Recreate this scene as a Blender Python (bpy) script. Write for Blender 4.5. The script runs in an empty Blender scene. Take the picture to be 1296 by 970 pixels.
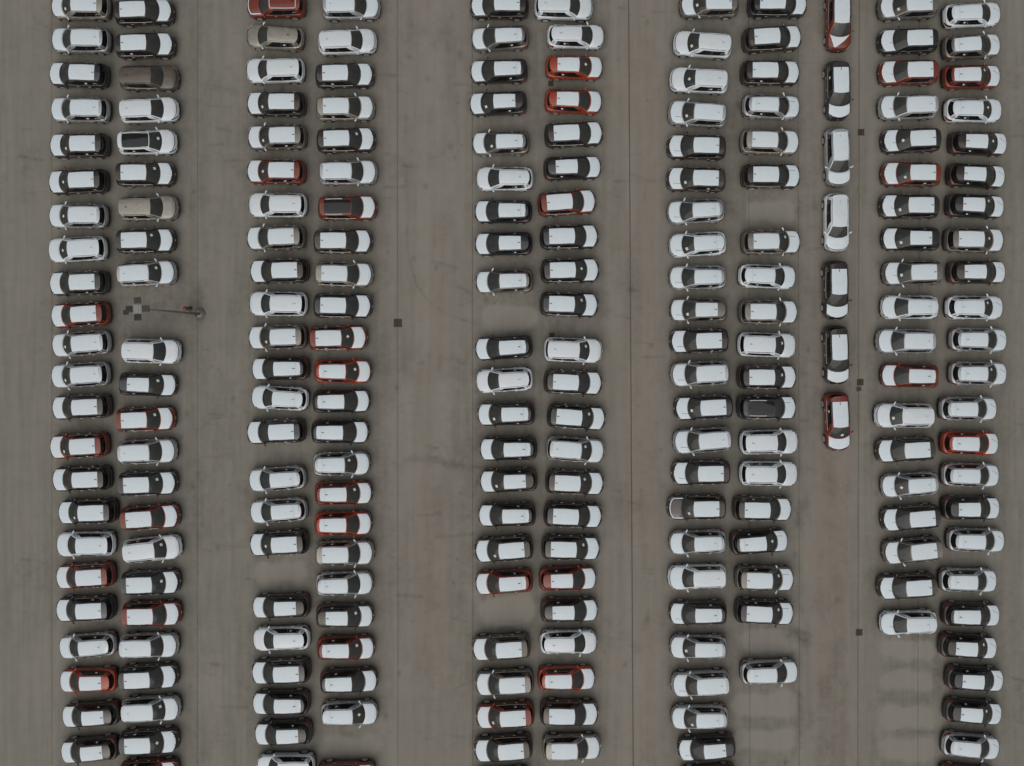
import bpy, math, random
import numpy as np
from mathutils import Vector, Matrix

random.seed(7)
R = math.radians
SC = bpy.context.scene
COL = SC.collection

# ------------------------------------------------------------------ camera, sky, sun, exposure
CAM_H = 72.0                 # drone height, metres
FPX = 1202.0                 # focal length in photograph pixels (1296 px wide)
CX, CY = 648.0, 428.0        # the point straight below the drone, in photograph pixels

cam_data = bpy.data.cameras.new("drone_camera")
cam_data.sensor_width = 36.0
cam_data.lens = 36.0 * FPX / 1296.0
cam_data.shift_y = -(485.0 - CY) / 1296.0
cam_data.clip_start = 0.5
cam_data.clip_end = 3000.0
cam = bpy.data.objects.new("drone_camera", cam_data)
cam.location = (0, 0, CAM_H)
COL.objects.link(cam)
SC.camera = cam

SUN_ELEV, SUN_ROT = R(60), R(200)
world = bpy.data.worlds.new("World")
SC.world = world
world.use_nodes = True
wn = world.node_tree.nodes
wl = world.node_tree.links
bg = wn["Background"]
sky = wn.new("ShaderNodeTexSky")
sky.sky_type = 'NISHITA'
sky.sun_disc = False
sky.sun_elevation = SUN_ELEV
sky.sun_rotation = SUN_ROT
sky.air_density = 1.0
sky.dust_density = 4.0
sky.ozone_density = 1.0
hsv = wn.new("ShaderNodeHueSaturation")      # an overcast sky has little blue left
hsv.inputs["Saturation"].default_value = 0.30
wl.new(sky.outputs[0], hsv.inputs["Color"])
wl.new(hsv.outputs[0], bg.inputs[0])
bg.inputs[1].default_value = 0.072

sun_data = bpy.data.lights.new("sun", 'SUN')
sun_data.energy = 1.3
sun_data.angle = R(85)
sun_data.color = (1.0, 0.97, 0.93)
sun = bpy.data.objects.new("sun", sun_data)
sun.rotation_euler = (math.pi / 2 - SUN_ELEV, 0, math.pi - SUN_ROT)
sun.location = (0, 0, 60)
COL.objects.link(sun)

SC.view_settings.view_transform = 'Standard'
SC.view_settings.look = 'None'
SC.view_settings.exposure = -0.30
SC.view_settings.gamma = 1.0
SC.view_settings.use_curve_mapping = False


def ground_at(px, py, z=0.0):
    """Where the photograph's pixel (px, py) lands on a level plane z metres above the ground."""
    k = (CAM_H - z) / FPX
    return Vector(((px - CX) * k, -(py - CY) * k, z))


# ------------------------------------------------------------------ materials
def new_mat(name):
    m = bpy.data.materials.new(name)
    m.use_nodes = True
    nt = m.node_tree
    return m, nt, nt.nodes["Principled BSDF"]


def add_noise(nt, scale, detail=4, rough=0.6, coord='Object'):
    tc = nt.nodes.new("ShaderNodeTexCoord")
    n = nt.nodes.new("ShaderNodeTexNoise")
    n.inputs["Scale"].default_value = scale
    n.inputs["Detail"].default_value = detail
    n.inputs["Roughness"].default_value = rough
    nt.links.new(tc.outputs[coord], n.inputs["Vector"])
    return n


def ramp(nt, src, stops):
    r = nt.nodes.new("ShaderNodeValToRGB")
    els = r.color_ramp.elements
    while len(els) < len(stops):
        els.new(0.5)
    for e, (p, c) in zip(els, stops):
        e.position = p
        e.color = (c[0], c[1], c[2], 1)
    nt.links.new(src, r.inputs[0])
    return r


def simple(name, col, rough=0.5, metal=0.0, coat=0.0, var=0.12, nscale=3.0, bump=0.0, bscale=60):
    """A principled material whose colour and gloss vary a little with a noise."""
    m, nt, b = new_mat(name)
    n = add_noise(nt, nscale)
    lo = [max(0, c * (1 - var)) for c in col]
    hi = [min(1, c * (1 + var)) for c in col]
    r = ramp(nt, n.outputs[0], [(0.3, lo), (0.7, hi)])
    nt.links.new(r.outputs[0], b.inputs["Base Color"])
    b.inputs["Metallic"].default_value = metal
    rr = ramp(nt, n.outputs[0], [(0.3, (max(0, rough - .06),) * 3), (0.7, (min(1, rough + .08),) * 3)])
    nt.links.new(rr.outputs[0], b.inputs["Roughness"])
    b.inputs["Coat Weight"].default_value = coat
    b.inputs["Coat Roughness"].default_value = 0.06
    if bump:
        bn = add_noise(nt, bscale, 3)
        bp = nt.nodes.new("ShaderNodeBump")
        bp.inputs["Strength"].default_value = bump
        bp.inputs["Distance"].default_value = 0.01
        nt.links.new(bn.outputs[0], bp.inputs["Height"])
        nt.links.new(bp.outputs[0], b.inputs["Normal"])
    return m


PAINT = {
    'k': simple("paint_black", (.026, .020, .017), .32, .0, .8),
    'g': simple("paint_charcoal", (.045, .044, .045), .34, .3, .8),
    'd': simple("paint_dark_brown", (.060, .048, .037), .36, .3, .8),
    'n': simple("paint_brown", (.125, .102, .078), .38, .3, .7),
    'c': simple("paint_champagne", (.215, .197, .172), .36, .5, .7),
    'b': simple("paint_beige", (.33, .308, .262), .38, .35, .6),
    's': simple("paint_silver", (.46, .475, .485), .34, .45, .7),
    'w': simple("paint_white", (.74, .795, .82), .35, .0, .7, var=.03),
    'r': simple("paint_deep_red", (.200, .034, .017), .38, .1, .5),
    'o': simple("paint_orange_red", (.36, .052, .020), .38, .1, .5),
}
BLACKS = [PAINT['k'], simple("paint_black_blue", (.021, .021, .025), .32, .1, .8), simple("paint_black_brown", (.033, .023, .018), .34, .2, .8), simple("paint_black_grey", (.032, .030, .029), .34, .2, .8)]
# white protective film: slightly bluish, faint dust and small wrinkles
film, nt, b = new_mat("white_protective_film")
n = add_noise(nt, 2.2, 6, .65)
rp = ramp(nt, n.outputs[0], [(0.25, (.70, .785, .825)), (0.5, (.745, .825, .865)), (0.75, (.77, .85, .885))])
nt.links.new(rp.outputs[0], b.inputs["Base Color"])
b.inputs["Roughness"].default_value = 0.42
n2 = add_noise(nt, 14, 3)
bp = nt.nodes.new("ShaderNodeBump")
bp.inputs["Strength"].default_value = .12
bp.inputs["Distance"].default_value = .02
nt.links.new(n2.outputs[0], bp.inputs["Height"])
nt.links.new(bp.outputs[0], b.inputs["Normal"])
M_FILM = film
M_GLASS = simple("tinted_glass", (.048, .050, .044), .06, 0, 0, var=.35, nscale=1.2)
M_DGLASS = simple("dark_glass", (.012, .012, .012), .05, 0, 0, var=.2)
M_RUBBER = simple("tyre_rubber", (.018, .017, .016), .85)
M_PLASTIC = simple("black_plastic", (.022, .021, .020), .6, bump=.3)
M_CHROME = simple("satin_chrome", (.50, .45, .41), .36, .6)
M_ALLOY = simple("alloy_rim", (.56, .54, .52), .4, .25)
M_LAMP = simple("headlight_glass", (.05, .054, .06), .12, .3, .6, var=.6, nscale=9)
M_LENS = simple("floodlight_lens", (.35, .36, .37), .15)
M_TAIL = simple("tail_light_red", (.17, .026, .018), .2, 0, .6)
M_TAILD = simple("tail_light_dark_red", (.075, .018, .014), .2, 0, .6)
M_PAPER = simple("paper", (.74, .73, .66), .8)
M_UNDER = simple("underbody_black", (.012, .011, .010), .9)
M_RAILW = simple("wrapped_rail_white", (.62, .62, .60), .5)
M_REFLECTION = simple("painted_reflection_dark", (.10, .11, .12), .6)  # dark tone of the reflection painted on some hood films
M_SEAM = simple("film_seam", (.45, .48, .50), .6)
M_IRON = simple("rusty_iron", (.105, .080, .058), .8, .4, var=.45, nscale=14, bump=.5)
M_STEEL = simple("galvanised_steel", (.30, .30, .29), .55, .5, var=.2)
M_POLE = simple("weathered_pole", (.27, .25, .215), .7, .2, var=.2)
M_MASTDARK = simple("floodlight_housing", (.090, .085, .074), .6, .3)
M_REDPOST = simple("red_enamel", (.20, .026, .018), .5, 0, .2)
M_TAR = simple("joint_tar", (.085, .077, .063), .9)
M_CONC_LIGHT = simple("cast_concrete", (.135, .126, .105), .9, var=.2, bump=.4, bscale=25)
M_WHITEPOST = simple("white_enamel", (.62, .62, .60), .5)
M_PIT = simple("pit_dark", (.016, .014, .012), .95)

# ------------------------------------------------------------------ ground: concrete bays with joints, stains held as point attributes
rng = np.random.default_rng(11)


def smooth_noise(h, w, cell, seed):
    g = np.random.default_rng(seed)
    gh, gw = int(h / cell) + 3, int(w / cell) + 3
    a = g.random((gh, gw))
    yy = np.arange(h) / cell
    xx = np.arange(w) / cell
    y0 = yy.astype(int); x0 = xx.astype(int)
    fy = yy - y0; fx = xx - x0
    fy = fy * fy * (3 - 2 * fy); fx = fx * fx * (3 - 2 * fx)
    A = a[y0][:, x0]; B = a[y0][:, x0 + 1]; C = a[y0 + 1][:, x0]; D = a[y0 + 1][:, x0 + 1]
    fy = fy[:, None]; fx = fx[None, :]
    return (A * (1 - fx) + B * fx) * (1 - fy) + (C * (1 - fx) + D * fx) * fy


MARG = 80                                  # the stain maps reach this far past the photograph's edge
GW, GH = 1296 + 2 * MARG, 970 + 2 * MARG
YY, XX = np.mgrid[0:GH, 0:GW]
YY = YY - MARG; XX = XX - MARG
NZ = (smooth_noise(GH, GW, 40, 1) * .5 + smooth_noise(GH, GW, 17, 2) * .3 + smooth_noise(GH, GW, 7, 3) * .2)
NZ2 = (smooth_noise(GH, GW, 90, 4) * .5 + smooth_noise(GH, GW, 28, 5) * .3 + smooth_noise(GH, GW, 9, 6) * .2)
dark = np.zeros((GH, GW)); pale = np.zeros((GH, GW)); rust = np.zeros((GH, GW))


def sstep(a, b, x):
    t = np.clip((x - a) / (b - a), 0, 1)
    return t * t * (3 - 2 * t)


def blob(arr, x, y, rx, ry, amt, ragged=.9):
    d = np.sqrt(((XX - x) / rx) ** 2 + ((YY - y) / ry) ** 2) + (NZ - .5) * 2 * ragged
    arr += amt * (1 - sstep(.3, 1.15, d))


def bay(arr, x, y, hw, hh, amt, soft=5):
    dx = np.abs(XX - x) - hw + 12; dy = np.abs(YY - y) - hh + 12
    d = np.hypot(np.maximum(dx, 0), np.maximum(dy, 0)) - 12 + (NZ - .5) * 15
    arr += amt * (1 - sstep(-soft, soft, d))


def stroke(arr, pts, wid, amt):
    """A tyre mark along a polyline of pixels."""
    for (x0, y0), (x1, y1) in zip(pts[:-1], pts[1:]):
        a, bq = int(max(0, min(y0, y1) - wid * 3 + MARG)), int(min(GH, max(y0, y1) + wid * 3 + MARG + 1))
        c, dq = int(max(0, min(x0, x1) - wid * 3 + MARG)), int(min(GW, max(x0, x1) + wid * 3 + MARG + 1))
        if a >= bq or c >= dq:
            continue
        X = XX[a:bq, c:dq]; Y = YY[a:bq, c:dq]
        vx, vy = x1 - x0, y1 - y0
        L2 = vx * vx + vy * vy + 1e-6
        t = np.clip(((X - x0) * vx + (Y - y0) * vy) / L2, 0, 1)
        d = np.hypot(X - x0 - t * vx, Y - y0 - t * vy)
        v = amt * np.exp(-(d / wid) ** 2) * (.35 + 1.1 * NZ[a:bq, c:dq])
        arr[a:bq, c:dq] = np.maximum(arr[a:bq, c:dq], v)


# darker bands with uneven edges, most of them along the parked files
for x0, x1, amt in ((70, 232, .32), (318, 484, .32), (600, 765, .28), (848, 1012, .30), (1108, 1276, .26), (1036, 1078, .22), (236, 262, .28)):
    e = 16
    band = sstep(x0 - e, x0 + e, XX + (NZ2 - .5) * 30) * (1 - sstep(x1 - e, x1 + e, XX + (NZ2 - .5) * 30))
    dark += band * amt * (.55 + .9 * NZ2)
# warm sediment in the lanes
for x, w_, amt in ((545, 60, .55), (805, 45, .65), (1052, 36, .6)):
    rust += amt * np.exp(-((XX - x) / w_) ** 2) * (.5 + .9 * NZ2)
# bays left empty: clean concrete with a dirty rim
for x, y, hw, hh in ((975, 268, 34, 16), (641, 775, 35, 17), (645, 402, 34, 15), (1148, 822, 38, 16), (1146, 862, 36, 15),
                     (1150, 908, 36, 17), (1150, 950, 38, 17), (972, 812, 36, 15), (968, 893, 40, 18), (968, 935, 40, 16), (355, 724, 34, 15), (440, 945, 38, 16)):
    bay(dark, x, y, hw + 7, hh + 5, .14, 5)
    bay(dark, x, y, hw, hh, -.55, 7)
    bay(pale, x, y, hw - 2, hh - 2, .95, 3)
for x, y, rx, ry, a in ((1011, 655, 9, 26, .55), (1012, 805, 22, 9, .75), (1022, 815, 14, 8, .5), (1008, 905, 10, 60, .45), (960, 268 + 30, 30, 6, .5),
                        (1012, 268, 14, 12, .4), (1125, 843, 36, 4, .35), (1150, 885, 36, 4, .32), (1165, 926, 24, 3, .5), (1185, 850, 8, 50, .4),
                        (505, 590, 14, 8, .3), (640, 796, 20, 4, .4), (660, 788, 10, 5, .4), (1030, 262, 14, 10, .45), (1018, 640, 8, 12, .5), (930, 700, 14, 6, .4),
                        (250, 395, 10, 40, .5), (254, 398, 12, 12, .25), (480, 470, 30, 60, .25), (470, 640, 20, 80, .28), (1060, 820, 10, 30, .35), (500, 440, 24, 40, .22),
                        (920, 262, 10, 8, .4), (932, 272, 8, 8, .4), (985, 800, 40, 8, .35), (1000, 470, 12, 60, .28), (1020, 900, 14, 40, .3)):
    blob(dark, x, y, rx, ry, a)
for x, y, rx, ry, a in ((1040, 700, 26, 50, .9), (1030, 755, 36, 24, .9), (1050, 640, 24, 50, .8), (1062, 600, 22, 40, .6), (1150, 905, 40, 18, .8), (1060, 790, 40, 8, .7), (970, 905, 30, 8, .6),
                        (1042, 830, 20, 40, .6), (640, 770, 30, 16, .5), (890, 838, 20, 3, .8), (850, 760, 16, 50, .5), (975, 262, 30, 16, .5), (1140, 830, 20, 6, .4)):
    blob(rust, x, y, rx, ry, a)
# tyre marks: long curves in the aisles, short ones where cars swing into their bays
stroke(dark, [(515, 285), (518, 330), (528, 362), (545, 385), (575, 402), (610, 412)], 1.6, .45)
stroke(dark, [(514, 583), (540, 580), (560, 585), (590, 592), (618, 591)], 5, .5)
stroke(dark, [(525, 578), (560, 580), (600, 594)], 3, .35)
stroke(dark, [(552, 680), (580, 678), (604, 676)], 2, .5)
stroke(dark, [(577, 362), (600, 372)], 1.6, .6)
stroke(dark, [(575, 872), (598, 862)], 1.6, .5)
stroke(dark, [(460, 250), (497, 251)], 1.8, .5)
stroke(dark, [(505, 78), (512, 86)], 1.5, .5)
for k in range(230):
    lane = random.choice([(490, 600), (490, 600), (770, 845), (240, 320), (240, 320), (1015, 1040), (30, 62), (1280, 1310)])
    x = random.uniform(*lane); y = random.uniform(-60, 1030)
    ln = random.uniform(8, 34); sl = random.uniform(-.12, .34)
    c_ = random.uniform(-.12, .12)
    pts = [(x - ln / 2, y - sl * ln / 2), (x, y + c_ * ln * .3), (x + ln / 2, y + sl * ln / 2)]
    stroke(dark, pts, random.uniform(.8, 2.2), random.uniform(.15, .55))
# fine paired wheel tracks along the driving lanes
for x in (270, 283, 522, 536, 552, 566, 760, 774, 820, 833, 1030, 20, 36, 46, 500):
    xs = x + (smooth_noise(GH, 8, 160, x)[:, 0] - .5) * 14
    t = np.exp(-((XX - xs[:, None]) / 3.5) ** 2) * (.3 + NZ2) * .20
    pale += t
FN = smooth_noise(GH, GW, 3.2, 21) * .5 + smooth_noise(GH, GW, 8, 22) * .3 + smooth_noise(GH, GW, 22, 23) * .2
BL = smooth_noise(GH, GW, 60, 24) * .45 + smooth_noise(GH, GW, 24, 25) * .3 + smooth_noise(GH, GW, 6, 26) * .25
LONG = np.repeat(smooth_noise(GH // 9 + 2, GW, 13, 31), 9, 0)[:GH] * .6 + np.repeat(smooth_noise(GH // 5 + 2, GW, 5, 32), 5, 0)[:GH] * .4
LONG2 = np.repeat(smooth_noise(GH // 7 + 2, GW, 22, 33), 7, 0)[:GH]
dark += .42 * (LONG - .5)
pale += .45 * sstep(.55, .8, LONG2)
dark += .50 * (NZ2 - .5) + .40 * (NZ - .5) + .34 * (FN - .5)
dark += .17 * sstep(.56, .70, BL)
pale += .25 * sstep(.57, .70, smooth_noise(GH, GW, 45, 27) * .5 + smooth_noise(GH, GW, 15, 28) * .3 + smooth_noise(GH, GW, 5, 29) * .2)
dark *= (.55 + .9 * FN)
drops = rng.random((420, 4))
for dx_, dy_, ds_, da_ in drops:              # oil drips
    cx_, cy_ = dx_ * 1380 - 40, dy_ * 1050 - 40
    r_ = 1.0 + ds_ * ds_ * 3.2
    x0_, y0_ = int(cx_ + MARG), int(cy_ + MARG); k_ = 10
    if k_ < x0_ < GW - k_ and k_ < y0_ < GH - k_:
        yy_, xx_ = np.mgrid[y0_ - k_:y0_ + k_, x0_ - k_:x0_ + k_]
        dark[y0_ - k_:y0_ + k_, x0_ - k_:x0_ + k_] += (.25 + .6 * da_) * np.exp(-(((xx_ - cx_ - MARG) / r_) ** 2 + ((yy_ - cy_ - MARG) / r_ / (.6 + da_)) ** 2))
dark -= .25 * np.exp(-((XX - 20) / 60.) ** 2)
dark -= .22 * sstep(798, 812, YY) * sstep(1085, 1100, XX) * (1 - sstep(1188, 1200, XX))
dark -= .12 * sstep(780, 800, YY) * sstep(920, 940, XX) * (1 - sstep(1080, 1100, XX))
dark = np.clip(dark, 0, 1.15); pale = np.clip(pale, 0, 1); rust = np.clip(rust, 0, 1)

conc, nt, b = new_mat("worn_concrete")
L = nt.links
at = []
for nm in ("dark", "pale", "rust"):
    a = nt.nodes.new("ShaderNodeAttribute"); a.attribute_name = nm; at.append(a)


def mixc(fac, c1, c2, mode='MIX'):
    m = nt.nodes.new("ShaderNodeMix"); m.data_type = 'RGBA'; m.blend_type = mode
    for key, v in ((0, fac), (6, c1), (7, c2)):
        if isinstance(v, (int, float)):
            m.inputs[key].default_value = v
        elif isinstance(v, tuple):
            m.inputs[key].default_value = (*v, 1)
        else:
            L.new(v, m.inputs[key])
    return m.outputs[2]


def mathn(op, a, bv):
    m = nt.nodes.new("ShaderNodeMath"); m.operation = op
    for i, v in enumerate((a, bv)):
        if isinstance(v, (int, float)):
            m.inputs[i].default_value = v
        else:
            L.new(v, m.inputs[i])
    return m.outputs[0]


n_big = add_noise(nt, .16, 5, .6)
n_mid = add_noise(nt, 1.3, 6, .65)
n_fine = add_noise(nt, 22, 4, .7)
tc = nt.nodes.new("ShaderNodeTexCoord")
mp = nt.nodes.new("ShaderNodeMapping"); mp.inputs["Scale"].default_value = (.9, .05, 1)
L.new(tc.outputs["Object"], mp.inputs["Vector"])
n_str = nt.nodes.new("ShaderNodeTexNoise"); n_str.inputs["Scale"].default_value = 2.5; n_str.inputs["Detail"].default_value = 5
L.new(mp.outputs[0], n_str.inputs["Vector"])
c0 = ramp(nt, n_big.outputs[0], [(.3, (.228, .219, .184)), (.7, (.262, .245, .206))]).outputs[0]
c0 = mixc(.24, c0, ramp(nt, n_mid.outputs[0], [(.3, (.14, .134, .112)), (.7, (.34, .316, .270))]).outputs[0])
c0 = mixc(.24, c0, ramp(nt, n_str.outputs[0], [(.35, (.15, .143, .120)), (.65, (.35, .324, .278))]).outputs[0])
c0 = mixc(.22, c0, ramp(nt, n_fine.outputs[0], [(.35, (.12, .114, .095)), (.65, (.37, .345, .30))]).outputs[0])
c0 = mixc(mathn('MULTIPLY', at[2].outputs[2], .64), c0, (.282, .226, .185))
c0 = mixc(mathn('MULTIPLY', at[1].outputs[2], .60), c0, (.315, .294, .252))
c0 = mixc(mathn('MULTIPLY', at[0].outputs[2], .54), c0, (.088, .081, .064))
L.new(c0, b.inputs["Base Color"])
b.inputs["Roughness"].default_value = .88
b.inputs["Specular IOR Level"].default_value = .3
bp = nt.nodes.new("ShaderNodeBump"); bp.inputs["Strength"].default_value = .35; bp.inputs["Distance"].default_value = .01
L.new(n_fine.outputs[0], bp.inputs["Height"]); L.new(bp.outputs[0], b.inputs["Normal"])
M_CONC = conc


def link(name, me, mats, parent=None, **props):
    o = bpy.data.objects.new(name, me)
    for m in (mats if isinstance(mats, (list, tuple)) else [mats]):
        me.materials.append(m)
    COL.objects.link(o)
    if parent is not None:
        o.parent = parent
    for k, v in props.items():
        o[k] = v
    return o


def mesh_py(name, verts, faces, smooth=False):
    me = bpy.data.meshes.new(name)
    me.from_pydata([tuple(v) for v in verts], [], faces)
    if smooth:
        me.polygons.foreach_set("use_smooth", [True] * len(me.polygons))
    me.update()
    return me


def box_data(x0, x1, y0, y1, z0, z1):
    v = [(x0, y0, z0), (x1, y0, z0), (x1, y1, z0), (x0, y1, z0), (x0, y0, z1), (x1, y0, z1), (x1, y1, z1), (x0, y1, z1)]
    f = [(3, 2, 1, 0), (4, 5, 6, 7), (0, 1, 5, 4), (1, 2, 6, 5), (2, 3, 7, 6), (3, 0, 4, 7)]
    return v, f


def join(parts):
    V, F = [], []
    for v, f in parts:
        o = len(V)
        V += list(v)
        F += [tuple(i + o for i in q) for q in f]
    return V, F


def build_ground():
    g = link("ground", mesh_py("ground", [(-600, -600, -.03), (600, -600, -.03), (600, 600, -.03), (-600, 600, -.03)], [(0, 1, 2, 3)]), M_CONC, kind="structure")
    xa, xb = ground_at(-60, 0).x, ground_at(1356, 0).x
    ya, yb = ground_at(0, 1030).y, ground_at(0, -60).y
    link("joint_filler", mesh_py("joint_filler", [(xa, ya, -.014), (xb, ya, -.014), (xb, yb, -.014), (xa, yb, -.014)], [(0, 1, 2, 3)]), M_TAR, g)
    # outer apron, so that the paving goes on past the frame
    B = 300
    v = [(-B, -B, 0), (B, -B, 0), (B, B, 0), (-B, B, 0), (xa, ya, 0), (xb, ya, 0), (xb, yb, 0), (xa, yb, 0)]
    link("outer_apron", mesh_py("outer_apron", v, [(0, 1, 5, 4), (1, 2, 6, 5), (2, 3, 7, 6), (3, 0, 4, 7)]), M_CONC, g)
    # seams: (pixel x at the top of the photo, at the bottom, half-gap in metres)
    seams = [(-60, -60, 0), (66, 66, .002), (250, 250, .002), (503, 504, .002), (598, 599, .002), (795.8, 801.6, .022),
             (948, 949, .002), (1010, 1012, .0025), (1087.5, 1086, .008), (1164, 1162, .002), (1356, 1356, 0)]
    step = .095
    cross = [-60, 1030]
    for (t0, b0, g0), (t1, b1, g1) in zip(seams[:-1], seams[1:]):
        for c0_, c1_ in zip(cross[:-1], cross[1:]):
            yt, ybm = ground_at(0, c0_).y, ground_at(0, c1_).y
            yt -= .0012; ybm += .0012
            ny = max(2, int((yt - ybm) / step) + 1)
            ys = np.linspace(yt, ybm, ny)
            py = CY - ys * FPX / CAM_H
            f = (py + 0) / 970.0
            xl = (t0 + (b0 - t0) * f - CX) * CAM_H / FPX + g0
            xr = (t1 + (b1 - t1) * f - CX) * CAM_H / FPX - g1
            nx = max(2, int((xr[0] - xl[0]) / step) + 1)
            u = np.linspace(0, 1, nx)
            X = xl[:, None] * (1 - u) + xr[:, None] * u
            Y = np.repeat(ys[:, None], nx, 1)
            Z = np.zeros_like(X)
            co = np.stack([X, Y, Z], -1).reshape(-1, 3)
            idx = np.arange(nx * ny).reshape(ny, nx)
            q = np.stack([idx[1:, :-1], idx[1:, 1:], idx[:-1, 1:], idx[:-1, :-1]], -1).reshape(-1, 4)
            # rim of the slab, down to the filler
            border = np.concatenate([idx[0, :], idx[1:, -1], idx[-1, -2::-1], idx[-2:0:-1, 0]])
            low = co[border].copy(); low[:, 2] = -.02
            nb = len(border); base = len(co)
            j = np.arange(nb); jn = (j + 1) % nb
            qs = np.stack([border[j], border[jn], base + jn, base + j], -1)
            allco = np.concatenate([co, low]); allq = np.concatenate([q, qs])
            me = bpy.data.meshes.new("concrete_slab")
            me.vertices.add(len(allco)); me.vertices.foreach_set("co", allco.astype(np.float32).ravel())
            me.loops.add(len(allq) * 4); me.loops.foreach_set("vertex_index", allq.astype(np.int32).ravel())
            me.polygons.add(len(allq))
            me.polygons.foreach_set("loop_start", np.arange(0, len(allq) * 4, 4, dtype=np.int32))
            me.update(calc_edges=True); me.validate()
            px = allco[:, 0] * FPX / CAM_H + CX; pyy = CY - allco[:, 1] * FPX / CAM_H
            ix = np.clip(np.rint(px + MARG).astype(int), 0, GW - 1); iy = np.clip(np.rint(pyy + MARG).astype(int), 0, GH - 1)
            for nm, arr in (("dark", dark), ("pale", pale), ("rust", rust)):
                a_ = me.attributes.new(nm, 'FLOAT', 'POINT')
                a_.data.foreach_set("value", arr[iy, ix].astype(np.float32))
            link("concrete_slab", me, M_CONC, g)
    return g


build_ground()

# ------------------------------------------------------------------ car shapes


def lerp(a, b_, t):
    return a + (b_ - a) * t


def curve(pts, x):
    """Smooth monotone-ish interpolation through (x, y) points sorted by x."""
    if x <= pts[0][0]:
        return pts[0][1]
    if x >= pts[-1][0]:
        return pts[-1][1]
    for (x0, y0), (x1, y1) in zip(pts[:-1], pts[1:]):
        if x0 <= x <= x1:
            t = (x - x0) / (x1 - x0)
            return lerp(y0, y1, t * t * (3 - 2 * t) * .35 + t * .65)


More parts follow.
